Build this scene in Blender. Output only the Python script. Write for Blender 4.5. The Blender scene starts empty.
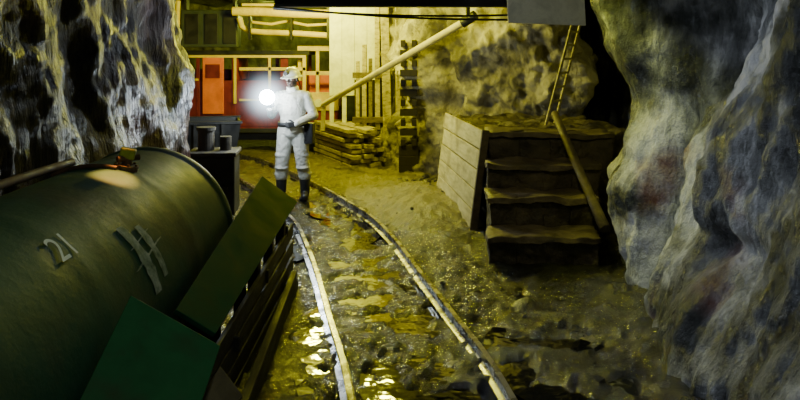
import bpy, bmesh, math, random
from mathutils import Vector, Matrix, noise
random.seed(7)
scene = bpy.context.scene
COL = scene.collection

# ------------------------------------------------------------------ helpers
def V(*a): return Vector(a)

def new_mat(name):
    m = bpy.data.materials.new(name); m.use_nodes = True
    nt = m.node_tree; b = nt.nodes['Principled BSDF']
    return m, nt, b

def tex_mat(name, stops, scale=3.0, stretch=(1,1,1), rough=(0.5,0.9), bump=0.3, bscale=None,
            bdist=0.05, metallic=0.0, detail=8, spec=0.5, coat=0.0, distortion=0.3, stain=None, fine=None):
    """procedural surface: ramped noise colour + noise roughness + two level bump"""
    m, nt, b = new_mat(name); N = nt.nodes; L = nt.links
    tc = N.new('ShaderNodeTexCoord'); mp = N.new('ShaderNodeMapping')
    mp.inputs['Scale'].default_value = stretch
    L.new(tc.outputs['Object'], mp.inputs['Vector'])
    n1 = N.new('ShaderNodeTexNoise'); n1.inputs['Scale'].default_value = scale
    n1.inputs['Detail'].default_value = detail; n1.inputs['Roughness'].default_value = 0.65
    n1.inputs['Distortion'].default_value = distortion
    L.new(mp.outputs[0], n1.inputs['Vector'])
    r = N.new('ShaderNodeValToRGB'); e = r.color_ramp.elements
    while len(e) > 1: e.remove(e[-1])
    e[0].position = stops[0][0]; e[0].color = (*stops[0][1], 1)
    for p, c in stops[1:]:
        k = e.new(p); k.color = (*c, 1)
    L.new(n1.outputs['Fac'], r.inputs['Fac'])
    colout = r.outputs['Color']
    for (sc, c, lo, hi) in (stain or []):
        n3 = N.new('ShaderNodeTexNoise'); n3.inputs['Scale'].default_value = sc
        n3.inputs['Detail'].default_value = 6
        L.new(tc.outputs['Object'], n3.inputs['Vector'])
        mr = N.new('ShaderNodeMapRange'); mr.inputs['From Min'].default_value = lo
        mr.inputs['From Max'].default_value = hi
        L.new(n3.outputs['Fac'], mr.inputs['Value'])
        mx = N.new('ShaderNodeMixRGB'); mx.inputs['Color2'].default_value = (*c, 1)
        L.new(mr.outputs[0], mx.inputs['Fac']); L.new(colout, mx.inputs['Color1'])
        colout = mx.outputs[0]
    L.new(colout, b.inputs['Base Color'])
    n2 = N.new('ShaderNodeTexNoise'); n2.inputs['Scale'].default_value = bscale or scale*3
    n2.inputs['Detail'].default_value = 10; n2.inputs['Roughness'].default_value = 0.6
    L.new(mp.outputs[0], n2.inputs['Vector'])
    mr = N.new('ShaderNodeMapRange')
    mr.inputs['From Min'].default_value = 0.35; mr.inputs['From Max'].default_value = 0.65
    mr.inputs['To Min'].default_value = rough[0]; mr.inputs['To Max'].default_value = rough[1]
    L.new(n1.outputs['Fac'], mr.inputs['Value']); L.new(mr.outputs[0], b.inputs['Roughness'])
    bp = N.new('ShaderNodeBump'); bp.inputs['Strength'].default_value = bump
    bp.inputs['Distance'].default_value = bdist
    L.new(n2.outputs['Fac'], bp.inputs['Height'])
    last = bp
    if fine:
        n4 = N.new('ShaderNodeTexNoise'); n4.inputs['Scale'].default_value = fine[0]
        n4.inputs['Detail'].default_value = 8; n4.inputs['Roughness'].default_value=.7; L.new(tc.outputs['Object'], n4.inputs['Vector'])
        b4 = N.new('ShaderNodeBump'); b4.inputs['Strength'].default_value = fine[1]; b4.inputs['Distance'].default_value = fine[2]
        L.new(n4.outputs['Fac'], b4.inputs['Height']); L.new(bp.outputs[0], b4.inputs['Normal']); last = b4
    L.new(last.outputs[0], b.inputs['Normal'])
    b.inputs['Metallic'].default_value = metallic
    b.inputs['Specular IOR Level'].default_value = spec
    b.inputs['Coat Weight'].default_value = coat
    b.inputs['Coat Roughness'].default_value = 0.12
    return m

def emit_mat(name, c, s):
    m, nt, b = new_mat(name)
    b.inputs['Base Color'].default_value = (*c, 1)
    b.inputs['Emission Color'].default_value = (*c, 1); b.inputs['Emission Strength'].default_value = s
    return m

def obj_from_bm(name, bm, mat=None, parent=None, smooth=False, loc=None, bevel=0.0):
    bmesh.ops.recalc_face_normals(bm, faces=bm.faces)
    me = bpy.data.meshes.new(name); bm.to_mesh(me); bm.free()
    o = bpy.data.objects.new(name, me); COL.objects.link(o)
    if mat: me.materials.append(mat)
    if parent: o.parent = parent
    if loc: o.location = loc
    if smooth:
        for p in me.polygons: p.use_smooth = True
    if bevel:
        md = o.modifiers.new('bevel', 'BEVEL'); md.width = bevel; md.segments = 2; md.limit_method = 'ANGLE'
    return o

def empty(name, loc=(0,0,0), rz=0):
    e = bpy.data.objects.new(name, None); COL.objects.link(e); e.location = loc
    e.rotation_euler = (0,0,rz); e.empty_display_size = 0.2
    return e

def hexa(bm, pts):
    vs=[bm.verts.new(q) for q in pts]
    for f in ((0,3,2,1),(4,5,6,7),(0,1,5,4),(1,2,6,5),(2,3,7,6),(3,0,4,7)):
        bm.faces.new([vs[i] for i in f])

def prism(bm, p, a, b, c):
    p=Vector(p);a=Vector(a);b=Vector(b);c=Vector(c)
    hexa(bm,(p,p+a,p+a+b,p+b,p+c,p+a+c,p+a+b+c,p+b+c))

def box(bm, lo, hi):
    lo=Vector(lo);hi=Vector(hi);d=hi-lo
    prism(bm, lo,(d.x,0,0),(0,d.y,0),(0,0,d.z))

def cone(bm, p1, p2, r1, r2=None, seg=20, caps=True):
    p1=Vector(p1);p2=Vector(p2); r2=r1 if r2 is None else r2
    d=(p2-p1); q=d.to_track_quat('Z','Y')
    A=[];B=[]
    for i in range(seg):
        t=2*math.pi*i/seg; u=Vector((math.cos(t),math.sin(t),0))
        A.append(bm.verts.new(p1+q@(u*r1))); B.append(bm.verts.new(p2+q@(u*r2)))
    for i in range(seg):
        j=(i+1)%seg; bm.faces.new((A[i],A[j],B[j],B[i]))
    if caps:
        bm.faces.new(A[::-1]); bm.faces.new(B)

def ball(bm, c, r, scale=(1,1,1), seg=20):
    g=bmesh.ops.create_uvsphere(bm,u_segments=seg,v_segments=seg//2+2,radius=r)
    for v in g['verts']:
        v.co=Vector((v.co.x*scale[0],v.co.y*scale[1],v.co.z*scale[2]))+Vector(c)

def capsule(bm,p1,p2,r1,r2=None):
    r2=r1 if r2 is None else r2
    cone(bm,p1,p2,r1,r2,16); ball(bm,p1,r1,seg=14); ball(bm,p2,r2,seg=14)

def tube(name, pts, r, mat, parent=None, res=6):
    cu=bpy.data.curves.new(name,'CURVE'); cu.dimensions='3D'; cu.bevel_depth=r; cu.bevel_resolution=res//2
    cu.use_fill_caps=True
    s=cu.splines.new('POLY'); s.points.add(len(pts)-1)
    for i,p in enumerate(pts): s.points[i].co=(*p,1)
    tmp=bpy.data.objects.new('tmp',cu); COL.objects.link(tmp)
    dg=bpy.context.evaluated_depsgraph_get()
    me=bpy.data.meshes.new_from_object(tmp.evaluated_get(dg)); bpy.data.objects.remove(tmp)
    o=bpy.data.objects.new(name,me); COL.objects.link(o); me.materials.clear(); me.materials.append(mat)
    for p in me.polygons: p.use_smooth=True
    if parent: o.parent=parent
    return o

def smoothstep(a,b,x):
    t=max(0,min(1,(x-a)/(b-a))); return t*t*(3-2*t)

def interp(tab,x):
    if x<=tab[0][0]: return tab[0][1]
    for (a,va),(b,vb) in zip(tab,tab[1:]):
        if x<=b:
            t=(x-a)/(b-a); t=t*t*(3-2*t); return va+(vb-va)*t
    return tab[-1][1]

def resample(pts, n):
    P=[Vector(p) for p in pts]
    D=[]
    for i in range(len(P)-1):
        p0=P[max(i-1,0)];p1=P[i];p2=P[i+1];p3=P[min(i+2,len(P)-1)]
        for k in range(20):
            t=k/20
            D.append(0.5*((2*p1)+(p2-p0)*t+(2*p0-5*p1+4*p2-p3)*t*t+(3*p1-p0-3*p2+p3)*t**3))
    D.append(P[-1])
    L=[0]
    for a,b in zip(D,D[1:]): L.append(L[-1]+(b-a).length)
    out=[];j=0
    for i in range(n):
        s=L[-1]*i/(n-1)
        while j<len(L)-2 and L[j+1]<s: j+=1
        t=(s-L[j])/max(1e-9,L[j+1]-L[j]); out.append(D[j].lerp(D[j+1],t))
    return out

def rock_wall(name, prof, z0, z1, nu, nv, mat, side=1, amp=0.18, freq=0.8, zs=0.6, seed=0, lean=None, ridged=0.5):
    pts=resample([(p[0],p[1],0) for p in prof], nu)
    bm=bmesh.new(); G=[]
    for i,p in enumerate(pts):
        a=pts[max(i-3,0)];b=pts[min(i+3,nu-1)]; t=(b-a).normalized()
        n=Vector((-t.y,t.x,0))*side      # points into the tunnel
        row=[]
        for k in range(nv):
            z=z0+(z1-z0)*k/(nv-1)
            q=Vector((p.x,p.y,z*zs))*freq+Vector((seed*7.3,seed*3.1,seed*1.7))
            d=noise.fractal(q,0.9,2.0,4)
            d+=ridged*(noise.ridged_multi_fractal(q*1.9,0.9,2.1,5,1.0,2.0)-1.0)*0.5
            d+=0.25*noise.fractal(q*6.0,0.7,2.1,4)
            off=amp*d
            if lean: off+=lean(p.x,p.y,z)
            row.append(bm.verts.new(Vector((p.x,p.y,z))+n*off))
        G.append(row)
    for i in range(nu-1):
        for k in range(nv-1):
            bm.faces.new((G[i][k],G[i+1][k],G[i+1][k+1],G[i][k+1]))
    return obj_from_bm(name,bm,mat,smooth=True)

# ------------------------------------------------------------------ materials
M_rock_left = tex_mat('rock_wet_dark',[(0.3,(.006,.006,.009)),(.5,(.018,.015,.019)),(.64,(.055,.042,.046)),(.78,(.02,.018,.028))],
    scale=1.8,stretch=(1.5,1.5,.25),rough=(0.28,0.6),bump=1.0,bscale=9,bdist=.06,spec=.45,stain=[(.8,(.10,.045,.045),.46,.62)],fine=(24,.5,.02))
M_rock_right = tex_mat('rock_pale_flowstone',[(0.30,(.012,.012,.010)),(.42,(.075,.078,.068)),(.50,(.21,.215,.19)),(.57,(.50,.50,.45)),(.64,(.62,.61,.55)),(.74,(.22,.19,.13))],
    scale=2.2,stretch=(1.2,1.2,.42),rough=(0.22,0.6),bump=.9,bscale=7,bdist=.07,
    stain=[(1.1,(.19,.075,.04),.60,.70),(1.6,(.022,.025,.016),.52,.62)],fine=(34,.9,.025))
M_rock_mid = tex_mat('rock_cream',[(0.27,(.05,.043,.025)),(.42,(.24,.21,.12)),(.52,(.52,.47,.28)),(.72,(.66,.61,.42))],
    scale=2.2,stretch=(1,1,.7),rough=(0.5,0.9),bump=1.0,bscale=5,bdist=.10,stain=[(.9,(.09,.078,.05),.46,.60)],fine=(18,.7,.03))
M_rock_back = tex_mat('rock_chamber',[(0.3,(.04,.04,.02)),(.5,(.13,.12,.06)),(.7,(.24,.22,.11))],scale=1.3,bump=.8,bscale=5,bdist=.08)
M_ceil = tex_mat('rock_ceiling',[(0.3,(.03,.03,.025)),(.7,(.12,.11,.08))],scale=1.3,bump=.8,bscale=5,bdist=.08)
M_wood_pale = tex_mat('wood_pale',[(0.3,(.26,.22,.10)),(.5,(.50,.45,.24)),(.7,(.62,.57,.34))],scale=3,stretch=(3,1,6),bump=.3,bscale=12,bdist=.01,stain=[(2.2,(.13,.10,.05),.50,.72)])
M_pole = tex_mat('pole_yellowed',[(0.3,(.42,.36,.10)),(.7,(.70,.62,.22))],scale=5,rough=(.5,.8),bump=.2,bdist=.005)
M_wood_stack = tex_mat('wood_stack',[(0.3,(.10,.08,.02)),(.5,(.36,.31,.11)),(.7,(.56,.49,.20))],scale=3,stretch=(3,1,6),bump=.3,bscale=12,bdist=.01)
M_wood_dark = tex_mat('wood_dark',[(0.3,(.010,.008,.006)),(.7,(.04,.030,.020))],scale=3,stretch=(3,1,3),bump=.4,bscale=12,bdist=.01)
M_wood_mid = tex_mat('wood_mid',[(0.3,(.05,.038,.02)),(.5,(.11,.085,.045)),(.7,(.19,.15,.08))],scale=3,stretch=(3,2,5),bump=.4,bscale=12,bdist=.01)
M_tank = tex_mat('duct_green',[(0.3,(.009,.044,.026)),(.5,(.015,.068,.040)),(.7,(.026,.09,.052))],scale=2.2,rough=(.5,.7),bump=.4,bscale=6,bdist=.015,spec=.28,
    stain=[(1.3,(.028,.042,.028),.52,.7)],fine=(40,.3,.003))
M_green = tex_mat('sheet_green',[(0.3,(.014,.085,.030)),(.6,(.024,.135,.050)),(.75,(.04,.12,.05))],scale=4,rough=(.6,.8),bump=.2,bscale=20,bdist=.005,spec=.15,stain=[(3,(.045,.06,.03),.52,.70)])
M_rust = tex_mat('rusty_steel',[(0.3,(.04,.025,.015)),(.5,(.12,.06,.03)),(.7,(.2,.11,.06))],scale=9,rough=(.5,.85),bump=.3,bdist=.005)
M_rail = tex_mat('rail_steel',[(0.35,(.10,.09,.08)),(.55,(.40,.39,.36)),(.7,(.16,.13,.10))],scale=6,rough=(.15,.4),bump=.3,bdist=.004,metallic=.8)
M_steel = tex_mat('steel_dark',[(0.3,(.010,.010,.010)),(.7,(.035,.034,.030))],scale=5,rough=(.4,.7),bump=.15,bdist=.004,metallic=.3)
M_red = tex_mat('paint_red',[(0.3,(.08,.008,.012)),(.55,(.19,.016,.024)),(.75,(.10,.025,.025))],scale=4,rough=(.4,.7),bump=.1,bdist=.004)
M_orange = tex_mat('paint_orange',[(0.3,(.60,.12,.03)),(.6,(.85,.20,.05)),(.75,(.5,.14,.05))],scale=3,rough=(.4,.7),bump=.1,bdist=.004)
M_yellow = tex_mat('paint_yellow',[(0.3,(.52,.38,.005)),(.6,(.78,.58,.008)),(.75,(.42,.30,.02))],scale=4,rough=(.4,.7),bump=.1,bdist=.004)
M_white = tex_mat('board_white',[(0.3,(.48,.47,.36)),(.6,(.76,.75,.60)),(.8,(.5,.47,.35))],scale=4,rough=(.5,.8),bump=.15,bdist=.005)
M_cloth = tex_mat('coverall_cloth',[(0.3,(.38,.37,.31)),(.7,(.55,.535,.46))],scale=7,rough=(.8,.95),bump=1.0,bscale=9,bdist=.05,distortion=1.5)
M_helmet = tex_mat('helmet_plastic',[(0.3,(.6,.58,.42)),(.7,(.75,.73,.55))],scale=4,rough=(.25,.4),bump=.02)
M_skin = tex_mat('skin_dark',[(0.3,(.035,.018,.010)),(.7,(.06,.03,.018))],scale=12,rough=(.4,.6),bump=.05,bdist=.002)
M_rubber = tex_mat('rubber_black',[(0.3,(.008,.008,.008)),(.7,(.02,.02,.02))],scale=9,rough=(.25,.5),bump=.1,bdist=.003)
M_glove = tex_mat('glove_leather',[(0.3,(.012,.012,.014)),(.7,(.03,.028,.025))],scale=20,rough=(.6,.8),bump=.2,bdist=.003)
M_eye = tex_mat('eye_white',[(0.3,(.6,.58,.55)),(.7,(.65,.62,.6))],scale=5,rough=(.2,.3),bump=0)
M_paint = tex_mat('number_paint',[(0.3,(.6,.66,.62)),(.7,(.85,.88,.84))],scale=14,rough=(.7,.9),bump=.0)
M_chalk = tex_mat('chalk_paint',[(0.35,(.05,.10,.07)),(.5,(.20,.26,.21)),(.65,(.42,.46,.42))],scale=14,rough=(.7,.9),bump=.0)
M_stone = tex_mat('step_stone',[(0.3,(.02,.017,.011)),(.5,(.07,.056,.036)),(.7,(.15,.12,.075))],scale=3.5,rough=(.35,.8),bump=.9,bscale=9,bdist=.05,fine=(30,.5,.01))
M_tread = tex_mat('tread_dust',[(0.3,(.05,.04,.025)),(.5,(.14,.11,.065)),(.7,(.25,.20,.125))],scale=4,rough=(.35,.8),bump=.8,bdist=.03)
M_rubble = tex_mat('rubble_rock',[(0.3,(.02,.018,.012)),(.7,(.08,.07,.04))],scale=4,rough=(.2,.6),bump=.5,bdist=.02)

def mud():
    m,nt,b=new_mat('wet_mud'); N=nt.nodes; L=nt.links
    tc=N.new('ShaderNodeTexCoord')
    def nz(s,d=8,r=.6):
        n=N.new('ShaderNodeTexNoise'); n.inputs['Scale'].default_value=s; n.inputs['Detail'].default_value=d
        n.inputs['Roughness'].default_value=r; L.new(tc.outputs['Object'],n.inputs['Vector']); return n
    c=nz(5,10,.65); f=nz(13,10,.65); g=nz(2.6,6)
    r=N.new('ShaderNodeValToRGB'); e=r.color_ramp.elements
    e[0].position=.3; e[0].color=(.004,.004,.003,1); e[1].position=.72; e[1].color=(.040,.036,.020,1)
    k=e.new(.5); k.color=(.013,.012,.007,1)
    L.new(c.outputs['Fac'],r.inputs['Fac'])
    at=N.new('ShaderNodeAttribute'); at.attribute_name='dry'
    mx=N.new('ShaderNodeMixRGB'); mx.inputs['Color2'].default_value=(.20,.17,.075,1)
    L.new(r.outputs[0],mx.inputs['Color1'])
    mm=N.new('ShaderNodeMath'); mm.operation='MULTIPLY'; L.new(at.outputs['Fac'],mm.inputs[0]); L.new(c.outputs['Fac'],mm.inputs[1])
    mm2=N.new('ShaderNodeMath'); mm2.operation='MULTIPLY'; mm2.inputs[1].default_value=1.5; L.new(mm.outputs[0],mm2.inputs[0])
    L.new(mm2.outputs[0],mx.inputs['Fac']); L.new(mx.outputs[0],b.inputs['Base Color'])
    mr=N.new('ShaderNodeMapRange'); mr.inputs['From Min'].default_value=.4; mr.inputs['From Max'].default_value=.65
    mr.inputs['To Min'].default_value=.12; mr.inputs['To Max'].default_value=.30
    L.new(g.outputs['Fac'],mr.inputs['Value'])
    ad=N.new('ShaderNodeMath'); ad.operation='ADD'; ad.use_clamp=True
    ml=N.new('ShaderNodeMath'); ml.operation='MULTIPLY'; ml.inputs[1].default_value=.30
    L.new(at.outputs['Fac'],ml.inputs[0]); L.new(mr.outputs[0],ad.inputs[0]); L.new(ml.outputs[0],ad.inputs[1])
    L.new(ad.outputs[0],b.inputs['Roughness'])
    b.inputs['Specular IOR Level'].default_value=.9
    b1=N.new('ShaderNodeBump'); b1.inputs['Strength'].default_value=1.0; b1.inputs['Distance'].default_value=.09
    L.new(c.outputs['Fac'],b1.inputs['Height'])
    b2=N.new('ShaderNodeBump'); b2.inputs['Strength'].default_value=.9; b2.inputs['Distance'].default_value=.03
    L.new(f.outputs['Fac'],b2.inputs['Height']); L.new(b1.outputs[0],b2.inputs['Normal']); L.new(b2.outputs[0],b.inputs['Normal'])
    return m
M_mud=mud()
m,nt,b=new_mat('puddle_water'); M_water=m
b.inputs['Base Color'].default_value=(.008,.008,.005,1); b.inputs['Roughness'].default_value=.06; b.inputs['Specular IOR Level'].default_value=.9
nn=nt.nodes.new('ShaderNodeTexNoise'); nn.inputs['Scale'].default_value=6
bb=nt.nodes.new('ShaderNodeBump'); bb.inputs['Strength'].default_value=.2; bb.inputs['Distance'].default_value=.03
tcc=nt.nodes.new('ShaderNodeTexCoord'); nt.links.new(tcc.outputs['Object'],nn.inputs['Vector'])
nt.links.new(nn.outputs['Fac'],bb.inputs['Height']); nt.links.new(bb.outputs[0],b.inputs['Normal'])

# ------------------------------------------------------------------ track geometry
R_pts=[(1.02,1.0),(.80,2.6),(.65,3.8),(.525,4.59),(.317,5.54),(0,7.0),(-.356,8.3),(-.97,9.7),(-1.45,10.7),(-2.35,12.3),(-3.4,13.6)]
RR=resample([(x,y,0) for x,y in R_pts],140)
LL=[];CC=[]
for i,p in enumerate(RR):
    t=(RR[min(i+2,139)]-RR[max(i-2,0)]).normalized(); n=Vector((-t.y,t.x,0))
    LL.append(p+n*.90); CC.append(p+n*.45)
def track_dist(x,y):
    q=Vector((x,y,0)); return min((q-c).length for c in CC[::3])

# ------------------------------------------------------------------ floor
def floor_z(x,y,td=None):
    td=track_dist(x,y) if td is None else td
    q=Vector((x,y,0))
    inside=1-smoothstep(.5,.95,td)
    z=.040*noise.fractal(q*1.6,.8,2,4)+.040*noise.fractal(q*5.5+V(3,1,0),.8,2.1,3)+.022*noise.fractal(q*11,.8,2.1,3)-.01
    z-=inside*.035
    m=math.exp(-((x-.45+.35*(y-8.5)*.5)/.55)**2-((y-9.0)/1.6)**2)
    z+=m*.16*(1-inside)
    z+=.12*smoothstep(1.3,2.0,x)*smoothstep(7,5,y)
    return z
bm=bmesh.new(); nx,ny=250,320; G=[]
x0,x1,y0,y1=-7.2,4.2,0.2,18.2
dry=[]
for j in range(ny):
    y=y0+(y1-y0)*(j/(ny-1))**1.25
    row=[]
    for i in range(nx):
        u=i/(nx-1); x=x0+(x1-x0)*u
        x=-1.0+ (x+1.0)*(.55+.45*abs((x+1)/6.2)**1.0)
        td=track_dist(x,y)
        row.append(bm.verts.new((x,y,floor_z(x,y,td))))
        d=smoothstep(.5,.8,td)*smoothstep(7.0,8.8,y)*(1 if x>-.8 else .2)
        if y>10.5: d=max(d,.7*smoothstep(.4,.9,td))
        d=max(d,.5*smoothstep(9.4,10.4,y))
        dry.append(d)
    G.append(row)
for j in range(ny-1):
    for i in range(nx-1):
        bm.faces.new((G[j][i],G[j][i+1],G[j+1][i+1],G[j+1][i]))
fl=obj_from_bm('floor',bm,M_mud,smooth=True)
at=fl.data.attributes.new('dry','FLOAT','POINT')
at.data.foreach_set('value',dry)

bm=bmesh.new()
def puddle(cx,cy,rx,ry,rot,z):
    vs=[]
    for i in range(40):
        t=2*math.pi*i/40; r=1+.22*noise.noise(Vector((math.cos(t)*1.3+cx,math.sin(t)*1.3+cy,2)))
        x=math.cos(t)*rx*r; y=math.sin(t)*ry*r
        vs.append(bm.verts.new((cx+x*math.cos(rot)-y*math.sin(rot),cy+x*math.sin(rot)+y*math.cos(rot),z)))
    bm.faces.new(vs)
puddle(-.98,9.0,.30,.60,.45,-.048); puddle(-.60,8.0,.33,.6,.35,-.052); puddle(-.12,5.7,.36,1.1,.2,-.050); puddle(.12,4.0,.36,.9,.1,-.050); puddle(-.40,6.9,.33,.6,.3,-.048)
puddle(1.0,4.6,.45,.7,.1,-.025); puddle(-.62,4.9,.16,.8,.1,-.035); puddle(.75,6.1,.25,.6,.2,-.03); puddle(-1.15,7.4,.22,.6,.3,-.035)
obj_from_bm('puddle_water',bm,M_water)

# ------------------------------------------------------------------ rock shell
def lean_left(x,y,z):
    return .12*math.sin(z*1.4)-.05*z + (.15*smoothstep(2.0,3.2,z))
rock_wall('wall_left',[(-2.85,-.3),(-2.9,2),(-2.85,4.2),(-2.8,6),(-2.62,7.4),(-2.6,8.3),(-3.1,8.9),(-4.4,9.3),(-6.6,10.0),(-6.9,13),(-6.8,17.3)],
          -.25,3.6,420,120,M_rock_left,side=-1,amp=.17,freq=1.3,zs=.4,seed=1,lean=lean_left,ridged=.6)
tabc=[(-.2,.05),(.1,.08),(.83,.26),(1.1,.14),(1.55,-.02),(2.1,.18),(2.45,.26),(3.4,.4)]
def g2(y,z,y0,z0,sy,sz): return math.exp(-((y-y0)/sy)**2-((z-z0)/sz)**2)
def lean_right(x,y,z):
    w=smoothstep(4.9,6.2,y)*smoothstep(8.0,6.4,y)
    c=interp(tabc,z)
    near=-.26*z+.16*math.exp(-((z-.15)/.4)**2)
    o=c*w+near*(1-w)*smoothstep(8,6.5,y)
    o-=.34*g2(y,z,5.3,2.05,.22,.42)
    o-=.22*g2(y,z,5.55,.9,.12,.9)
    o-=.18*g2(y,z,4.4,.75,.30,.12); o+=.10*g2(y,z,4.7,1.3,.4,.35)
    return o
rock_wall('wall_right',[(2.0,-.3),(1.95,1.6),(1.88,3),(1.82,4.1),(1.98,5.3),(2.08,6.2),(2.3,6.65),(2.65,7.3),(3.1,8.8),(3.4,10.5),(3.4,12.2),(2.6,12.6)],
          -.25,3.6,480,180,M_rock_right,side=1,amp=.14,freq=1.5,zs=.42,seed=5,lean=lean_right,ridged=.6)
def lean_mid(x,y,z):
    return .22*math.exp(-((z-.3)/.45)**2)*(1 if x<1 else .3) -.10*math.exp(-((z-1.1)/.3)**2)+.10*math.exp(-((z-2.0)/.5)**2)-.35*math.exp(-((x-.72)/.12)**2-((z-1.6)/.7)**2)
rock_wall('rock_pillar',[(2.75,12.6),(2.72,11.2),(2.62,10.35),(2.1,10.3),(1.5,10.55),(1.0,10.9),(.55,11.35),(.1,11.75),(-.05,12.4),(-.1,13.4),(-.1,14.6),(.3,17.4)],
          -.25,3.6,340,140,M_rock_mid,side=1,amp=.24,freq=1.1,zs=.8,seed=3,lean=lean_mid,ridged=.9)
rock_wall('wall_back',[(.6,17.1),(-2,17.3),(-4.5,17.1),(-7.1,17.2)],-.25,3.6,140,70,M_rock_back,side=1,amp=.25,freq=.8,seed=8)
bm=bmesh.new(); G=[]
for j in range(150):
    y=-.4+18*j/149; row=[]
    for i in range(110):
        x=-7.2+11*i/109
        q=Vector((x,y,4))*.8
        z=3.12+.16*noise.fractal(q,.9,2,5)+.1*(noise.ridged_multi_fractal(q*1.5,.9,2,4,1,2)-1)
        row.append(bm.verts.new((x,y,z)))
    G.append(row)
for j in range(149):
    for i in range(109):
        bm.faces.new((G[j][i],G[j+1][i],G[j+1][i+1],G[j][i+1]))
obj_from_bm('ceiling',bm,M_ceil,smooth=True)

# ------------------------------------------------------------------ rail track
def rail(name,pts,parent):
    prof=[(-.045,0),(.045,0),(.045,.012),(.008,.022),(.008,.07),(.018,.076),(.018,.092),(-.018,.092),(-.018,.076),(-.008,.07),(-.008,.022),(-.045,.012)]
    bm=bmesh.new(); rows=[]
    for i,p in enumerate(pts):
        t=(pts[min(i+1,len(pts)-1)]-pts[max(i-1,0)]).normalized(); n=Vector((t.y,-t.x,0))
        z=-.040+.010*noise.noise(p*1.3); wob=.012*noise.noise(p*.9+V(5,5,0))
        rows.append([bm.verts.new(p+n*(a+wob)+Vector((0,0,z+b))) for a,b in prof])
    for a,b in zip(rows,rows[1:]):
        for k in range(len(prof)):
            l=(k+1)%len(prof); bm.faces.new((a[k],a[l],b[l],b[k]))
    bm.faces.new(rows[0]); bm.faces.new(rows[-1][::-1])
    return obj_from_bm(name,bm,M_rail,parent)
trk=empty('rail_track')
rail('rail_right',RR,trk); rail('rail_left',LL,trk)
bm=bmesh.new()
acc=0; last=CC[0]
for i in range(1,139):
    acc+=(CC[i]-last).length; last=CC[i]
    if acc>.75:
        acc=0; t=(CC[i+1]-CC[i-1]).normalized(); n=Vector((-t.y,t.x,0))
        p=CC[i]-n*.60-t*.09; prism(bm,p+Vector((0,0,-.19)),n*1.20,t*.18,Vector((0,0,.115)))
obj_from_bm('sleepers',bm,M_wood_dark,trk,bevel=.008)

# ------------------------------------------------------------------ large duct on the left
cx,cz,cr=-1.90,.62,.644
tank=empty('ventilation_duct',(cx,0,cz))
bm=bmesh.new()
y=.9
prof=[]
while y<5.17:
    prof.append((y,cr+.0035*math.cos(math.pi*(y-.62)/1.25)**60+.002*noise.noise(Vector((y*2,0,0))))); y+=.02
prof+= [(5.18,cr+.010),(5.22,cr+.014),(5.26,cr+.010)]
for i in range(1,9):
    a=i/8*math.pi/2; prof.append((5.28+.12*math.sin(a),cr*(1-.35*(1-math.cos(a)))))
prof+=[(5.40,cr*.4),(5.40,.01)]
rows=[]
seg=96
for y,r in prof:
    rows.append([bm.verts.new((r*math.cos(2*math.pi*s/seg),y,r*math.sin(2*math.pi*s/seg))) for s in range(seg)])
for a,b_ in zip(rows,rows[1:]):
    for s in range(seg):
        t=(s+1)%seg; bm.faces.new((a[s],a[t],b_[t],b_[s]))
bm.faces.new(rows[0])
obj_from_bm('duct_shell',bm,M_tank,tank,smooth=True)
bm=bmesh.new()
for y in (1.6,3.2,4.8):
    box(bm,(-.6,y-.09,-.72),(-.28,y+.09,-.48)); box(bm,(.28,y-.09,-.72),(.6,y+.09,-.48))
obj_from_bm('duct_cradles',bm,M_wood_dark,tank,bevel=.01)
def cyl_pt(ang,y,r): return Vector((r*math.cos(ang),y,r*math.sin(ang)))
tcu=bpy.data.curves.new('n','FONT'); tcu.body='21'; tcu.size=.19; tcu.align_x='CENTER'; tcu.align_y='CENTER'
tmp=bpy.data.objects.new('tmp',tcu); COL.objects.link(tmp)
dg=bpy.context.evaluated_depsgraph_get(); me=bpy.data.meshes.new_from_object(tmp.evaluated_get(dg)); bpy.data.objects.remove(tmp)
for v in me.vertices:
    u,w=v.co.x,v.co.y
    a=math.radians(51)+w/cr; v.co=cyl_pt(a,3.10+u+w*.15,cr+.010)
me.materials.clear(); me.materials.append(M_paint)
o=bpy.data.objects.new('painted_number',me); COL.objects.link(o); o.parent=tank
bm=bmesh.new()
def smear(a0,a1,ya,yb,w,r):
    n=16; prev=None
    for i in range(n+1):
        t=i/n; a=math.radians(a0+(a1-a0)*t); y=ya+(yb-ya)*t
        ww=w*(.6+.8*abs(noise.noise(Vector((t*5,ya*9,0)))))
        p=(bm.verts.new(cyl_pt(a,y-ww,cr+r)),bm.verts.new(cyl_pt(a,y+ww,cr+r)))
        if prev: bm.faces.new((prev[0],prev[1],p[1],p[0]))
        prev=p
smear(10,46,3.66,3.60,.065,.008); smear(14,42,3.80,3.76,.045,.008); smear(25,31,3.50,3.90,.04,.0095); smear(34,38,3.55,3.84,.03,.0095)
obj_from_bm('chalk_marks',bm,M_chalk,tank)
pts=[cyl_pt(math.radians(112),y,cr+.045)+Vector((0,0,.012*math.sin(y*2))) for y in [1.0+.2*i for i in range(19)]]
tube('rusty_pipe',pts,.026,M_rust,tank)
bm=bmesh.new()
ca=math.radians(76)
c=cyl_pt(ca,4.45,cr); nrm=Vector((math.cos(ca),0,math.sin(ca)))
cone(bm,c-nrm*.01,c+nrm*.03,.075,.075); cone(bm,c+nrm*.03,c+nrm*.07,.032,.028)
cone(bm,c+nrm*.07+V(-.05,-.05,0),c+nrm*.07+V(.05,.05,0),.02)
for i in range(6):
    t=i*math.pi/3; q=c+Vector((.058*math.cos(t),.058*math.sin(t),-.058*math.cos(t)*.25)); cone(bm,q+nrm*.025,q+nrm*.042,.008,seg=8)
obj_from_bm('valve_body',bm,M_rust,tank)
bm=bmesh.new(); prism(bm,c+nrm*.075+V(-.05,-.04,0),V(.09,.02,-.02),V(-.02,.07,0),nrm*.07)
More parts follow.
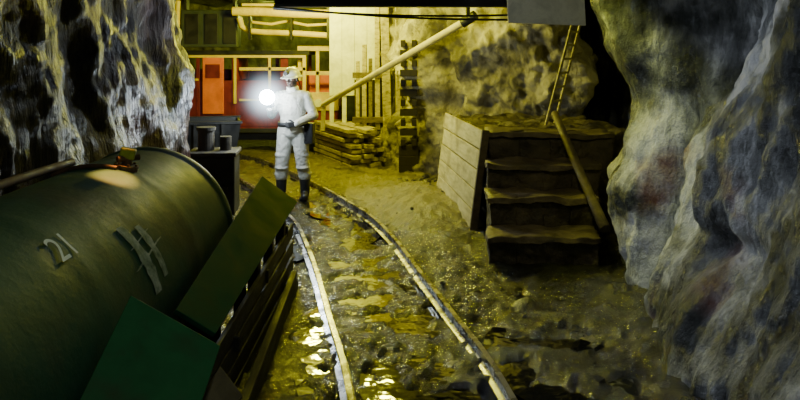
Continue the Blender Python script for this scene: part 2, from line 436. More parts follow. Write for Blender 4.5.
obj_from_bm('valve_cap',bm,tex_mat('valve_cap_olive',[(0.3,(.20,.22,.02)),(.7,(.42,.44,.06))],scale=8),tank,bevel=.01)
tube('clamp_strap',[cyl_pt(math.radians(a),4.36,cr+.012) for a in range(78,118,4)],.016,M_rust,tank)

# ------------------------------------------------------------------ green steel sheets, boards and kerb
def quad_slab(name,A,B,C,D,th,mat,bevel=.004):
    P=[Vector(p) for p in (A,B,C,D)]; n=(P[1]-P[0]).cross(P[3]-P[0]).normalized()*th
    if n.z>0:n=-n
    bm=bmesh.new(); hexa(bm,P+[p+n for p in P]); return obj_from_bm(name,bm,mat,bevel=bevel)
M_green_d = tex_mat('sheet_green_dark',[(0.3,(.005,.055,.024)),(.6,(.009,.090,.042)),(.75,(.02,.08,.04))],scale=4,rough=(.6,.8),bump=.2,bscale=20,bdist=.005,spec=.08)
quad_slab('green_sheet',(-1.18,6.0,.92),(-.88,6.0,.70),(-1.00,3.8,.46),(-1.20,3.75,.61),.03,M_green_d)
quad_slab('green_sheet',(-1.23,3.2,.88),(-.82,3.2,.65),(-.84,2.45,.33),(-1.235,2.45,.54),.035,M_green)
tr=empty('timber_trestle')
bm=bmesh.new()
for (x,y,h) in [(-1.08,5.75,.78),(-.98,5.75,.70),(-1.12,4.9,.66),(-1.02,4.9,.58),(-1.14,4.0,.52),(-1.07,4.0,.46)]:
    box(bm,(x-.035,y-.05,-.08),(x+.035,y+.05,h-.05))
for y,h in ((5.75,.45),(4.9,.35),(4.0,.25)): box(bm,(-1.2,y+.05,h),(-.93,y+.09,h+.09))
for k in range(4): prism(bm,(-1.00,3.5,-.06+.12*k),(.03,0,0),(.04,2.6,.08*k/3),(0,0,.112))
obj_from_bm('posts',bm,M_wood_dark,tr,bevel=.006)
tr2=empty('timber_trestle')
bm=bmesh.new()
for (x,y,h) in [(-1.10,3.05,.74),(-.92,3.05,.62),(-1.10,2.65,.56),(-.92,2.65,.44)]:
    box(bm,(x-.045,y-.05,-.08),(x+.045,y+.05,h-.06))
obj_from_bm('posts',bm,M_wood_dark,tr2,bevel=.006)
bm=bmesh.new(); prism(bm,(-.86,3.35,.49),(.13,-.10,-.09),(-.10,-.55,-.12),(0,0,-.04)); obj_from_bm('brown_plank',bm,M_wood_mid,bevel=.004)
ker=empty('plank_kerb')
bm=bmesh.new()
for k in range(2):
    prism(bm,(-.84+.01*k,3.0,-.06+.11*k),(.05,0,0),(-.08,3.0-.15*k,0),(0,0,.105))
obj_from_bm('planks',bm,M_wood_dark,ker,bevel=.006)

# ------------------------------------------------------------------ stairs and landing
def noisy(o,amp,sub=3,freq=4):
    m=o.modifiers.new('sub','SUBSURF'); m.subdivision_type='SIMPLE'; m.levels=sub; m.render_levels=sub
    dg=bpy.context.evaluated_depsgraph_get(); me=bpy.data.meshes.new_from_object(o.evaluated_get(dg))
    o.modifiers.clear(); o.data=me
    for v in me.vertices:
        q=v.co*freq
        v.co+=Vector((noise.fractal(q,.8,2,3),noise.fractal(q+V(9,0,0),.8,2,3),noise.fractal(q+V(0,9,0),.8,2,3)))*amp
    for p in me.polygons: p.use_smooth=True
st=empty('stone_staircase')
bm=bmesh.new()
stp=[(6.5,.27,1.86),(6.9,.54,1.96),(7.3,.81,2.08),(7.7,1.08,2.35)]
for i,(y,h,xr) in enumerate(stp):
    xl=.84+.107*(y-6.5)
    ye=y+.42 if i<3 else 7.9
    for kx in range(4):
        a=xl+(xr-xl)*kx/4; w=(xr-xl)/4
        prism(bm,(a,y+.03,-.1),(w,0,0),(.03,ye-y-.03,0),(0,0,h+.1-.05))
o=obj_from_bm('risers',bm,M_stone,st); noisy(o,.03,4,4)
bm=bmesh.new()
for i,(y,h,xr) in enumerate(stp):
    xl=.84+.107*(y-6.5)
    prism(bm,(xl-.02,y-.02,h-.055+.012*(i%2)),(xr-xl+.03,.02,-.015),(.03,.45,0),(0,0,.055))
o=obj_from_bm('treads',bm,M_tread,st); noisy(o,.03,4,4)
bm=bmesh.new()
vs=[(1.0,7.9),(2.75,7.9),(2.55,10.0),(.80,10.2)]
lo=[bm.verts.new((x,y,-.1)) for x,y in vs]; hi=[bm.verts.new((x,y,1.05)) for x,y in vs]
bm.faces.new(hi); bm.faces.new(lo[::-1])
for i in range(4): bm.faces.new((lo[i],lo[(i+1)%4],hi[(i+1)%4],hi[i]))
o=obj_from_bm('landing',bm,M_stone,st); noisy(o,.07,6,3)
bm=bmesh.new()
cone(bm,(1.78,8.05,1.27),(1.88,6.42,.36),.038,.048,16)
o=obj_from_bm('leaning_log',bm,M_wood_mid,smooth=True); noisy(o,.008,2,8)

pan=empty('plank_panel')
P0=V(.80,7.68,.02); Lv=V(-.26,2.3,-.0); U=V(.14,0,1.10)
nb=5
nn_=Lv.cross(U).normalized()
if nn_.x>0: nn_=-nn_
bm=bmesh.new()
for k in range(nb):
    a=P0+U*(k/nb)+U*.006+Lv*random.uniform(-.01,.01)
    prism(bm,a,Lv*random.uniform(.97,1.02)+U*random.uniform(-.01,.01),U*(1/nb-.014),nn_*.035)
obj_from_bm('boards',bm,M_wood_pale,pan,bevel=.005)
bm=bmesh.new()
for t in (.06,.5,.92): prism(bm,P0+Lv*t+U*.02-nn_*.03,Lv*.04,U*.97,nn_*.03)
obj_from_bm('battens',bm,M_wood_mid,pan)
bm=bmesh.new(); prism(bm,P0-Lv*.012+U*.0-nn_*.04,Lv*.02,U*1.0,nn_*.08)
obj_from_bm('end_batten',bm,M_wood_mid,pan,bevel=.004)

# ------------------------------------------------------------------ ladder
lad=empty('ladder')
b0=V(1.78,8.55,1.08); t0=V(2.22,9.0,2.36); w=V(.17,.26,0)
bm=bmesh.new()
up=(t0-b0)
for s in (b0,b0+w):
    prism(bm,s+V(-.014,-.02,0),V(.028,0,0),V(0,.05,0),up)
obj_from_bm('stiles',bm,M_wood_stack,lad,bevel=.004)
bm=bmesh.new()
for i in range(7):
    q=b0+up*((i+.6)/7.3); cone(bm,q,q+w,.015,seg=10)
obj_from_bm('rungs',bm,M_wood_stack,lad)

# ------------------------------------------------------------------ overhead beam, cables and board
bmn=empty('steel_beam')
bm=bmesh.new()
box(bm,(-1.6,8.95,2.58),(1.5,9.0,2.75)); box(bm,(-1.6,8.88,2.55),(1.5,9.07,2.585)); box(bm,(-1.6,8.88,2.75),(1.5,9.07,2.775))
box(bm,(1.35,8.9,2.6),(1.45,9.05,3.3)); box(bm,(-1.6,8.9,2.6),(-1.5,9.05,3.3))
obj_from_bm('i_beam',bm,M_steel,bmn)
for k,(za,zb) in enumerate(((2.52,2.45),(2.54,2.38))):
    tube('cable_%d'%(k+1),[Vector((-1.6+3.3*i/20,8.84-.02*k,za+(zb-za)*i/20-.05*math.sin(i/20*math.pi))) for i in range(21)],.014,M_rubber,bmn)
hb=empty('hanging_board')
bm=bmesh.new(); prism(bm,(1.20,7.75,2.30),(.86,0,-.03),(0,.03,0),(-.02,0,.36)); obj_from_bm('panel',bm,M_white,hb,bevel=.004)
bm=bmesh.new()
for x in (1.3,1.9): box(bm,(x,7.76,2.6),(x+.03,7.79,3.2))
obj_from_bm('hangers',bm,M_steel,hb)

# ------------------------------------------------------------------ timber posts, fence, wall sheet
tp=empty('timber_post_frame')
bm=bmesh.new()
prism(bm,(-.28,12.4,-.1),(.15,0,0),(0,.17,0),(-.08,0,3.2))
prism(bm,(-.07,12.35,-.1),(.11,0,0),(0,.12,0),(-.02,0,3.2))
prism(bm,(-.44,12.55,-.1),(.09,0,0),(0,.1,0),(-.02,0,3.2))
prism(bm,(-.68,12.55,-.1),(.08,0,0),(0,.1,0),(-.0,0,2.2))
prism(bm,(-.80,12.65,-.1),(.07,0,0),(0,.05,0),(-.0,0,1.9))
prism(bm,(-.57,12.65,-.1),(.07,0,0),(0,.05,0),(-.0,0,1.95))
obj_from_bm('posts',bm,M_wood_stack,tp,bevel=.008)
bm=bmesh.new()
prism(bm,(-.85,12.50,1.5),(.6,0,0),(0,.05,0),(0,0,.1)); prism(bm,(-.85,12.50,.7),(.6,0,0),(0,.05,0),(0,0,.1))
obj_from_bm('rails',bm,M_wood_mid,tp,bevel=.005)
bm=bmesh.new(); box(bm,(-.84,12.9,-.1),(-.12,12.95,1.45)); obj_from_bm('backing_boards',bm,M_wood_dark,tp)
cr_=empty('timber_crib')
bm=bmesh.new()
for k in range(11):
    z=.45+k*.16
    if k%2: box(bm,(.00,11.35,z),(.28,11.47,z+.11))
    else: box(bm,(.01,11.3,z),(.09,11.6,z+.11)); box(bm,(.19,11.3,z),(.27,11.6,z+.11))
for k in range(3):
    z=-.06+k*.17; box(bm,(-.02,11.35,z),(.30,11.55,z+.17))
obj_from_bm('blocks',bm,M_wood_dark,cr_,bevel=.008)
bm=bmesh.new()
for k in range(4): box(bm,(-1.32+.235*k,13.1,1.15),(-1.09+.235*k,13.13,3.05-.04*(k%2)))
for k in range(4): box(bm,(-1.32+.235*k,13.13,-.1),(-1.24+.235*k,13.2,3.05))
obj_from_bm('sheet_hoarding',bm,M_white)
bm=bmesh.new(); cone(bm,(-1.32,11.95,1.06),(.95,10.1,2.42),.045,.055,16)
prism(bm,(-1.36,11.95,.62),(.07,0,0),(0,.07,0),(.02,0,.43))
obj_from_bm('diagonal_pole',bm,M_pole)
bm=bmesh.new(); cone(bm,(.90,10.12,2.39),(1.08,10.02,2.50),.075,.075,16); box(bm,(.95,10.0,2.42),(1.0,10.1,3.1))
obj_from_bm('pole_bracket',bm,M_steel)

ts=empty('timber_stack')
d=V(.44,-.898,0); n=V(.898,.44,0)
bm=bmesh.new()
z=-.02
for k in range(8):
    wtot=.95-.05*k
    x=0
    while x<wtot-.1:
        w_=random.uniform(.14,.2)
        s=V(-1.70,13.55,z)+n*(x+random.uniform(0,.02))+d*random.uniform(-.12,.12)
        rr=random.uniform(-.03,.03)
        prism(bm,s,(d+n*rr)*random.uniform(1.75,2.0),(n-d*rr)*w_,(0,0,.065)); x+=w_+.02
    z+=.085
obj_from_bm('planks',bm,M_wood_stack,ts,bevel=.005)
bm=bmesh.new()
for k in range(7):
    for t in (.3,1.5):
        prism(bm,V(-1.70,13.55,.045+k*.085)+d*t,n*.75,d*.05,(0,0,.02))
obj_from_bm('spacers',bm,M_wood_dark,ts)

# ------------------------------------------------------------------ mine vehicles
def wheel(bm,c,r,w=.08):
    cone(bm,(c[0],c[1]-w/2,c[2]),(c[0],c[1]+w/2,c[2]),r,r,24); cone(bm,(c[0],c[1]-w/2-.02,c[2]),(c[0],c[1]+w/2,c[2]),r*1.12,r*1.12,24)
pc=empty('personnel_carriage',(-3.2,14.2,0))
bm=bmesh.new()
box(bm,(-1.5,-.45,.45),(1.35,.45,.52))
for x in (-1.5,-.8,-.1,.6,1.28): box(bm,(x,-.47,.5),(x+.07,-.42,1.9)); box(bm,(x,.42,.5),(x+.07,.47,1.9))
box(bm,(-1.5,-.46,.5),(1.35,-.43,1.40)); box(bm,(-1.5,.43,.5),(1.35,.46,1.6))
box(bm,(-1.5,-.45,.5),(-1.46,.45,1.9)); box(bm,(1.31,-.45,.5),(1.35,.45,1.3)); box(bm,(-.1,-.45,1.4),(.02,.45,1.9)); box(bm,(.85,-.45,1.4),(1.0,-.40,1.9))
obj_from_bm('body',bm,M_red,pc,bevel=.006)
bm=bmesh.new(); box(bm,(-1.6,-.5,1.9),(1.42,.5,1.99)); box(bm,(-1.6,-.49,.38),(1.42,.49,.46))
box(bm,(-.9,-.2,.2),(.9,.2,.4))
obj_from_bm('roof_and_frame',bm,M_steel,pc,bevel=.006)
bm=bmesh.new(); box(bm,(-.66,-.52,.75),(-.25,-.48,1.85)); obj_from_bm('door_panel',bm,M_orange,pc,bevel=.008)
bm=bmesh.new(); box(bm,(-.60,-.53,1.45),(-.32,-.52,1.72)); obj_from_bm('door_window',bm,M_red,pc)
bm=bmesh.new(); box(bm,(-1.5,-.49,1.40),(-.75,-.45,1.44)); box(bm,(.05,-.49,1.60),(1.35,-.46,1.66)); box(bm,(-1.5,-.5,1.85),(1.35,-.47,1.9)); box(bm,(-1.5,-.49,.75),(-1.43,-.46,1.9)); box(bm,(1.29,-.49,.75),(1.36,-.46,1.9)); box(bm,(-.06,-.49,.95),(-.01,-.46,1.9)); box(bm,(.62,-.49,.95),(.67,-.46,1.9)); box(bm,(.05,-.49,1.0),(1.35,-.46,1.04))
obj_from_bm('hand_rails',bm,M_yellow,pc)
bm=bmesh.new()
for x in (-1.0,1.0):
    for y in (-.38,.38): wheel(bm,(x,y,.2),.2)
obj_from_bm('wheels',bm,M_steel,pc)
lc=empty('mine_locomotive',(-1.62,14.4,0))
bm=bmesh.new(); box(bm,(-.35,-.5,.3),(.4,1.2,.85)); box(bm,(-.28,.1,.85),(.33,1.2,1.35)); obj_from_bm('hull',bm,M_red,lc,bevel=.03)
bm=bmesh.new()
for x in (-.36,.36):
    for y in (-.5,.1): box(bm,(x-.045,y-.045,.8),(x+.045,y+.045,2.06))
box(bm,(-.41,-.55,1.98),(.41,.15,2.08)); box(bm,(-.39,-.54,.8),(.39,-.49,1.16)); box(bm,(-.39,-.53,1.5),(.39,-.5,1.58)); box(bm,(-.05,-.53,1.12),(.02,-.5,2.0))
obj_from_bm('cab_frame',bm,M_yellow,lc,bevel=.006)
bm=bmesh.new(); box(bm,(-.25,-.1,.85),(.25,0,1.5)); obj_from_bm('seat_back',bm,M_orange,lc,bevel=.03)
bm=bmesh.new(); box(bm,(-.37,-.6,.2),(.42,-.5,.36))
for x in (-.3,.33):
    for y in (-.15,.8): cone(bm,(x-.04,y,.2),(x+.04,y,.2),.2,.2,24)
obj_from_bm('buffer_and_wheels',bm,M_steel,lc)
bm=bmesh.new(); cone(bm,(.0,-.60,.95),(.0,-.54,.95),.08,.08); obj_from_bm('headlight',bm,M_white,lc)
def tub(loc,rz,mat,s=1):
    e=empty('ore_tub',loc,rz)
    bm=bmesh.new()
    L_,W,H=.55*s,.36*s,.55*s
    b_=[(-L_*.85,-W*.75),(L_*.85,-W*.75),(L_*.85,W*.75),(-L_*.85,W*.75)]
    t_=[(-L_,-W),(L_,-W),(L_,W),(-L_,W)]
    B=[bm.verts.new((x,y,.35)) for x,y in b_]; T=[bm.verts.new((x,y,.35+H)) for x,y in t_]
    Bi=[bm.verts.new((x*.93,y*.9,.39)) for x,y in b_]; Ti=[bm.verts.new((x*.94,y*.92,.35+H)) for x,y in t_]
    bm.faces.new(B[::-1]); bm.faces.new(Bi)
    for i in range(4):
        j=(i+1)%4; bm.faces.new((B[i],B[j],T[j],T[i])); bm.faces.new((Ti[i],Ti[j],Bi[j],Bi[i])); bm.faces.new((T[i],T[j],Ti[j],Ti[i]))
    obj_from_bm('tub_body',bm,mat,e)
    bm=bmesh.new()
    for x in (-L_*.6,0,L_*.6):
        prism(bm,(x-.02,-W*.78-.02,.36),(.04,0,0),(0,-.03,0),(0,-W*.22,H-.02))
    box(bm,(-L_-.02,-W-.025,.33+H),(L_+.02,-W+.02,.37+H)); box(bm,(-L_-.02,W-.02,.33+H),(L_+.02,W+.025,.37+H))
    box(bm,(-L_*.9,-.2,.24),(L_*.9,.2,.35))
    for x in (-L_*.5,L_*.5):
        for y in (-.27,.27): wheel(bm,(x,y,.15),.15,.06)
    obj_from_bm('ribs_and_wheels',bm,M_steel,e)
tub((-3.0,10.3,-.02),.25,M_steel,1.15)
bx=empty('battery_box',(-2.32,8.75,0),.1)
bm=bmesh.new(); box(bm,(-.28,-.25,-.05),(.28,.25,.70)); obj_from_bm('case',bm,M_steel,bx,bevel=.02)
bm=bmesh.new(); box(bm,(-.30,-.27,.70),(.30,.27,.75)); box(bm,(-.2,-.28,.3),(.2,-.25,.34)); obj_from_bm('lid',bm,M_wood_dark,bx,bevel=.01)
bm=bmesh.new(); cone(bm,(-.1,0,.75),(-.1,0,1.0),.10,.10); cone(bm,(-.1,0,1.0),(-.1,0,1.04),.12,.12); cone(bm,(.14,0,.75),(.14,0,.92),.07,.07); obj_from_bm('canisters',bm,M_wood_dark,bx)

cb=empty('switchgear_cabinet')
bm=bmesh.new(); box(bm,(-4.25,13.55,2.05),(-3.15,13.9,2.78)); obj_from_bm('case',bm,tex_mat('cabinet_grey_green',[(0.3,(.02,.03,.02)),(.7,(.05,.06,.04))],scale=5,bump=.1),cb,bevel=.02)
bm=bmesh.new()
for x in (-4.15,-3.78,-3.42): box(bm,(x,13.53,2.12),(x+.25,13.55,2.7))
box(bm,(-4.2,13.6,2.78),(-4.15,13.8,3.2)); box(bm,(-3.25,13.6,2.78),(-3.2,13.8,3.2))
obj_from_bm('doors_and_hangers',bm,M_steel,cb,bevel=.004)
pw=empty('yellow_pipework')
tube('pipe_1',[Vector((x,13.4,z)) for x,z in ((-3.2,2.74),(-2.6,2.73),(-2.0,2.70),(-1.2,2.68),(-.9,2.68))],.09,M_yellow,pw)
tube('pipe_2',[Vector((x,13.5,z)) for x,z in ((-3.1,2.62),(-3.05,2.45),(-2.9,2.36),(-2.6,2.34),(-2.0,2.32),(-1.4,2.28),(-1.35,2.28))],.06,M_yellow,pw)
tube('pipe_3',[Vector((x,13.45,z)) for x,z in ((-4.28,2.95),(-4.3,2.3),(-4.3,1.9))],.06,M_yellow,pw)
tube('pipe_4',[Vector((x,13.3,z)) for x,z in ((-3.0,2.86),(-.9,2.85))],.03,M_yellow,pw)
tube('pipe_5',[Vector((x,13.6,z)) for x,z in ((-2.95,2.55),(-2.5,2.5),(-2.2,2.56),(-1.8,2.48),(-1.4,2.5))],.03,M_yellow,pw)
bm=bmesh.new()
for x in (-2.9,-2.1,-1.4): box(bm,(x,13.38,2.2),(x+.04,13.55,3.2))
obj_from_bm('pipe_hangers',bm,M_steel,pw)

# ------------------------------------------------------------------ small rubble
bm=bmesh.new()
def stone(c,r):
    g=bmesh.ops.create_icosphere(bm,subdivisions=2,radius=1)
    s=Vector((random.uniform(.8,1.3),random.uniform(.7,1.2),random.uniform(.5,.8)))*r; o=Vector((random.random()*50,)*3)
    rot=Matrix.Rotation(random.random()*6.28,3,'Z')
    for v in g['verts']:
        k=1+.45*noise.noise(v.co*1.3+o); v.co=Vector(c)+rot@Vector((v.co.x*s.x*k,v.co.y*s.y*k,v.co.z*s.z*k))
for i in range(80):
    x=random.uniform(-.3,1.4); y=random.uniform(4,10.3)
    td=track_dist(x,y)
    if td<.6: continue
    if x>.6 and y>6.3: continue
    r=random.uniform(.008,.022)
    stone((x,y,floor_z(x,y,td)),r)
for i in range(18):
    y=random.uniform(10.2,10.9); x=random.uniform(-.1,.6); r=random.uniform(.03,.07); stone((x,y,floor_z(x,y)+r*.1),r)
obj_from_bm('rubble',bm,M_rubble)

# ------------------------------------------------------------------ the miner
per=empty('miner',(-1.47,9.6,-.035),math.radians(-6))
def remeshed(name,bm,mat,vox,smooth=6,parent=per):
    o=obj_from_bm(name,bm,mat,parent)
    r=o.modifiers.new('r','REMESH'); r.mode='VOXEL'; r.voxel_size=vox; r.use_smooth_shade=True
    s=o.modifiers.new('s','SMOOTH'); s.iterations=smooth; s.factor=.5
    return o
bm=bmesh.new()
ball(bm,(0,0,.95),.19,(1.04,.84,.85)); ball(bm,(0,0,1.08),.175,(1.0,.82,1.0)); ball(bm,(0,0,1.22),.195,(1.0,.76,1.1))
ball(bm,(0,0,1.34),.20,(1.04,.72,.82)); ball(bm,(-.11,0,1.41),.105,(1.15,.9,.75)); ball(bm,(.11,0,1.41),.105,(1.15,.9,.75))
cone(bm,(0,0,1.42),(0,-.01,1.52),.095,.062)
for s,kx,ky,fx,fy in ((-1,-.135,-.05,-.155,-.02),(1,.135,-.01,.16,.04)):
    capsule(bm,(s*.095,0,.93),(kx,ky,.52),.122,.094)
    capsule(bm,(kx,ky,.52),(fx,fy,.31),.094,.090)
    ball(bm,(fx,fy,.34),.098,(1,1,.5)); ball(bm,(kx,ky,.60),.102,(1,1,.4)); ball(bm,(kx*1.05,ky,.43),.099,(1,1,.35))
capsule(bm,(-.19,0,1.40),(-.29,-.02,1.15),.076,.062); capsule(bm,(-.29,-.02,1.15),(-.255,-.225,1.25),.062,.048)
capsule(bm,(.19,0,1.40),(.30,-.01,1.14),.076,.062); capsule(bm,(.30,-.01,1.14),(.11,-.22,1.05),.062,.048)
remeshed('coverall_body',bm,M_cloth,.011,4)
bm=bmesh.new()
cone(bm,(0,-.005,1.47),(0,-.015,1.535),.092,.080,24); obj_from_bm('collar',bm,M_cloth,per,smooth=True)
bm=bmesh.new()
A=[(.188*math.cos(2*math.pi*i/40),.155*math.sin(2*math.pi*i/40)) for i in range(40)]
lo=[bm.verts.new((x,y,1.0)) for x,y in A]; hi=[bm.verts.new((x,y,1.05)) for x,y in A]
for i in range(40): bm.faces.new((lo[i],lo[(i+1)%40],hi[(i+1)%40],hi[i]))
be=obj_from_bm('belt',bm,M_rubber,per,smooth=True); so=be.modifiers.new('s','SOLIDIFY'); so.thickness=.02; so.offset=1
bm=bmesh.new(); box(bm,(.18,-.10,.76),(.30,.06,1.04)); box(bm,(-.06,-.185,.99),(.0,-.16,1.06)); obj_from_bm('cap_lamp_battery',bm,M_rubber,per,bevel=.015)
tube('lamp_cord',[V(.20,.03,1.03),V(.19,.12,1.2),V(.10,.16,1.4),V(.05,.14,1.6),V(.0,.12,1.72)],.007,M_rubber,per)
for s,fx,fy in ((-1,-.155,-.02),(1,.16,.04)):
    bm=bmesh.new()
    cone(bm,(fx,fy,.06),(fx,fy,.36),.062,.082,20)
    ball(bm,(fx,fy+.015,.05),.058,(1,1,.95))
    capsule(bm,(fx,fy-.02,.055),(fx+s*.03,fy-.15,.045),.054,.046)
    box(bm,(fx-.045,fy-.16,.0),(fx+.045,fy+.055,.03))
    remeshed('boot_%s'%('left' if s>0 else 'right'),bm,M_rubber,.009,3)
HC=V(-.012,-.02,1.635)
hd=empty('head',HC); hd.parent=per; hd.rotation_euler=(math.radians(6),0,math.radians(-14))
bm=bmesh.new()
ball(bm,(0,.012,.03),.092,(.85,1.05,1.05)); ball(bm,(0,-.03,-.045),.062,(.88,.9,1.05)); ball(bm,(0,-.062,-.088),.028,(1,.8,.8))
cone(bm,(0,.03,-.16),(0,.02,-.03),.056,.055)
cone(bm,(0,-.088,.012),(0,-.112,-.028),.009,.016); ball(bm,(0,-.106,-.03),.016,(1.2,.9,.8))
ball(bm,(0,-.086,-.062),.022,(1.1,.5,.28)); ball(bm,(0,-.084,-.073),.020,(1.0,.5,.3))
ball(bm,(-.03,-.078,.025),.02,(1.2,.5,.4)); ball(bm,(.03,-.078,.025),.02,(1.2,.5,.4))
for s in (-1,1): ball(bm,(s*.08,.012,-.01),.028,(.35,.7,1.1))
remeshed('face',bm,M_skin,.005,2,hd)
bm=bmesh.new()
for s in (-1,1): ball(bm,(s*.031,-.078,.004),.012,(1.1,.7,.7))
obj_from_bm('eyes',bm,M_eye,hd,smooth=True)
bm=bmesh.new()
for s in (-1,1): ball(bm,(s*.031,-.0865,.004),.005)
obj_from_bm('pupils',bm,M_rubber,hd,smooth=True)
bm=bmesh.new(); ball(bm,(0,.028,.02),.092,(.87,.98,.98)); obj_from_bm('hair',bm,M_rubber,hd,smooth=True)
bm=bmesh.new()
n_=32; rows=[]
for k in range(9):
    a=k/8*math.pi/2*.985
    rows.append([bm.verts.new((.12*math.cos(a)*math.cos(t)*.97,.012+.12*math.cos(a)*math.sin(t)*1.15,.045+.118*math.sin(a))) for t in [2*math.pi*i/n_ for i in range(n_)]])
brim=[bm.verts.new((.15*math.cos(t)*.95,.012+(.15+(.035 if math.sin(t)<-.2 else 0))*math.sin(t)*1.1,.034)) for t in [2*math.pi*i/n_ for i in range(n_)]]
rows=[brim]+rows
for a,b_ in zip(rows,rows[1:]):
    for i in range(n_):
        j=(i+1)%n_; bm.faces.new((a[i],a[j],b_[j],b_[i]))
bm.faces.new(rows[-1])
hm=obj_from_bm('hard_hat',bm,M_helmet,hd,smooth=True); so=hm.modifiers.new('s','SOLIDIFY'); so.thickness=.005
bm=bmesh.new(); cone(bm,(0,-.125,.10),(0,-.165,.10),.027,.03,20); box(bm,(-.012,-.13,.085),(.012,-.10,.12)); obj_from_bm('cap_lamp',bm,M_steel,hd)
bm=bmesh.new(); box(bm,(-.006,-.11,.150),(.006,.13,.168)); obj_from_bm('hat_ridge',bm,M_helmet,hd,bevel=.003)
def hand(name,W,dirv,side,curl,palm_n):
    d=Vector(dirv).normalized(); s=(Vector(side)-d*Vector(side).dot(d)).normalized(); n=Vector(palm_n); n=(n-d*n.dot(d)-s*n.dot(s)).normalized()
    bm=bmesh.new(); W=Vector(W)
    for k in (-.024,-.008,.008,.024):
        capsule(bm,W+s*k*.7,W+d*.085+s*k*1.1,.017,.014)
    L=[(.030,.070),(.010,.080),(-.010,.074),(-.029,.060)]
    for off,ln in L:
        p=W+d*.088+s*off; a=0
        for f in (.42,.32,.26):
            a+=curl; q=p+(d*math.cos(a)+n*math.sin(a))*ln*f
            capsule(bm,p,q,.0095,.0085); p=q
    p=W+d*.025+s*.026; q=p+(d*.55+s*.75+n*.3).normalized()*.04; r=q+(d*.7+s*.05+n*.8).normalized()*.035
    capsule(bm,p,q,.014,.011); capsule(bm,q,r,.011,.009)
    return remeshed(name,bm,M_glove,.0042,1)
hand('hand_left',(.09,-.235,1.045),(-.85,-.45,-.12),(.0,-.1,1),.75,(0,1,-.1))
hand('hand_right',(-.257,-.235,1.255),(.05,-.7,.55),(1,0,0),.8,(0,.45,.8))
LP=V(-.25,-.37,1.41)
bm=bmesh.new(); cone(bm,V(-.245,-.28,1.35),V(-.255,-.345,1.39),.028,.032,20); cone(bm,V(-.255,-.335,1.385),LP,.04,.068,24,caps=False); cone(bm,V(-.245,-.28,1.35),V(-.245,-.26,1.335),.022,.018)
obj_from_bm('hand_lamp_housing',bm,M_steel,per)
bm=bmesh.new(); ball(bm,LP,.10); obj_from_bm('hand_lamp_lens',bm,emit_mat('lamp_glow',(.88,.95,1.0),110),per,smooth=True)
m=bpy.data.materials.new('lamp_glow_volume'); m.use_nodes=True; nt=m.node_tree; nt.nodes.clear()  # painted glow: emission-only volume imitating the lamp's glare, no dust in it
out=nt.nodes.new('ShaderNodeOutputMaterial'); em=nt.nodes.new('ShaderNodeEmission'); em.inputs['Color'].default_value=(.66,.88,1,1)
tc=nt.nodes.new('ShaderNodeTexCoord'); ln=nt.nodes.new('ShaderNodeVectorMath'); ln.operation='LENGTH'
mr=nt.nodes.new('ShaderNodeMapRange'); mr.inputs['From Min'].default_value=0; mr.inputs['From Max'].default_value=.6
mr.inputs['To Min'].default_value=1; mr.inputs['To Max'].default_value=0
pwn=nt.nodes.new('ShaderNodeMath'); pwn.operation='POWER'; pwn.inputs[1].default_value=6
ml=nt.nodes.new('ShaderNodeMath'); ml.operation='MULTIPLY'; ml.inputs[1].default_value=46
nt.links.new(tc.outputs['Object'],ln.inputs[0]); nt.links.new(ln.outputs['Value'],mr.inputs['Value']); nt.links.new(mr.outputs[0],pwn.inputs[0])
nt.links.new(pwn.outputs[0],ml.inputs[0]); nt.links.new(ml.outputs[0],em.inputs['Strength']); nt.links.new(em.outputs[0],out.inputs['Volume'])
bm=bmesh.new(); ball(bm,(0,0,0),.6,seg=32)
obj_from_bm('lamp_glow_volume',bm,m,per,smooth=True,loc=LP)

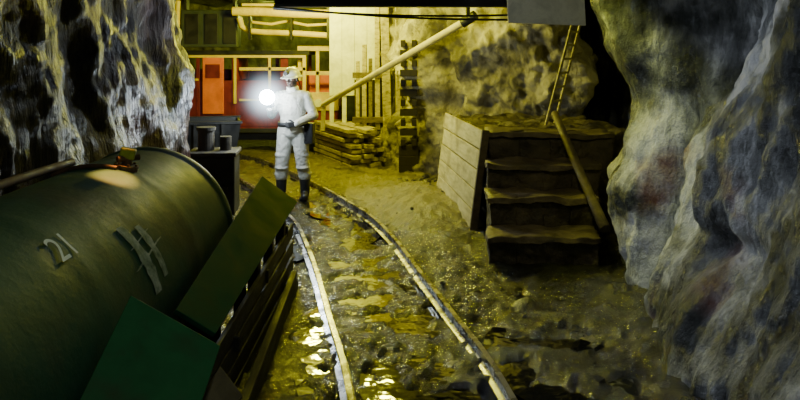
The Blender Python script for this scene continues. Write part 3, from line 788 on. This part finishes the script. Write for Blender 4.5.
# ------------------------------------------------------------------ lights
def plight(name,loc,e,c,r=.12):
    l=bpy.data.lights.new(name,'POINT'); l.energy=e; l.color=c; l.shadow_soft_size=r
    o=bpy.data.objects.new(name,l); COL.objects.link(o); o.location=loc; return o
def slight(name,loc,tgt,e,c,ang,blend=.6,r=.1):
    l=bpy.data.lights.new(name,'SPOT'); l.energy=e; l.color=c; l.spot_size=math.radians(ang); l.spot_blend=blend; l.shadow_soft_size=r
    o=bpy.data.objects.new(name,l); COL.objects.link(o); o.location=loc
    o.rotation_euler=(Vector(tgt)-Vector(loc)).to_track_quat('-Z','Y').to_euler(); return o
Y=(1.0,.96,.06)
plight('chamber_lamp',(-1.4,11.9,2.9),400,Y,.15)
plight('chamber_fill_far',(-2.6,15.8,2.75),80,(.85,1.0,.12),.15)  # added light that lifts the dark back of the chamber
plight('passage_lamp',(-.25,9.8,2.9),205,Y,.12)
slight('rib_lamp',(1.05,6.1,2.95),(2.1,6.0,1.2),105,(.92,1.0,.10),62,.7)
slight('stair_fill',(.9,5.2,2.95),(1.5,7.2,.7),34,(1.0,.92,.5),55,.8)  # added spot fill, makes the steps more visible
slight('wall_lamp_blue',(-.5,5.0,2.9),(2.1,4.2,.9),190,(.68,.76,1.0),80)
slight('wall_lamp_cool',(-1.3,8.6,2.9),(-2.8,6.3,2.1),50,(.72,.84,1.0),80)
slight('duct_lamp',(-1.55,4.75,2.4),(-1.72,4.22,1.23),800,(1,.42,.10),15,.8,.02)
slight('sheet_fill',(-.2,2.2,2.9),(-1.3,3.4,.7),30,(.85,1.0,.85),70,.9)  # added fill so the green of the sheets shows, not a real lamp
slight('board_fill',(1.2,6.3,2.8),(1.62,7.75,2.5),7,(.85,.92,1.0),70,.8)  # added fill that brightens the hanging board, no fixture here
plight('hand_lamp_light',(-1.78,8.80,1.42),75,(.70,.85,1.0),.08)
plight('tunnel_fill',(-.2,2.0,2.8),7,(.8,1,.75),.4)
w=bpy.data.worlds.new('mine_dark'); scene.world=w; w.use_nodes=True
w.node_tree.nodes['Background'].inputs[0].default_value=(.5,.6,.5,1); w.node_tree.nodes['Background'].inputs[1].default_value=.012

# ------------------------------------------------------------------ camera
cam=bpy.data.cameras.new('camera'); co=bpy.data.objects.new('camera',cam); COL.objects.link(co)
co.location=(0,0,2.0); co.rotation_euler=(math.pi/2,0,0)
cam.sensor_width=36; cam.lens=31.5; cam.shift_y=-.1875; cam.clip_start=.05
scene.camera=co
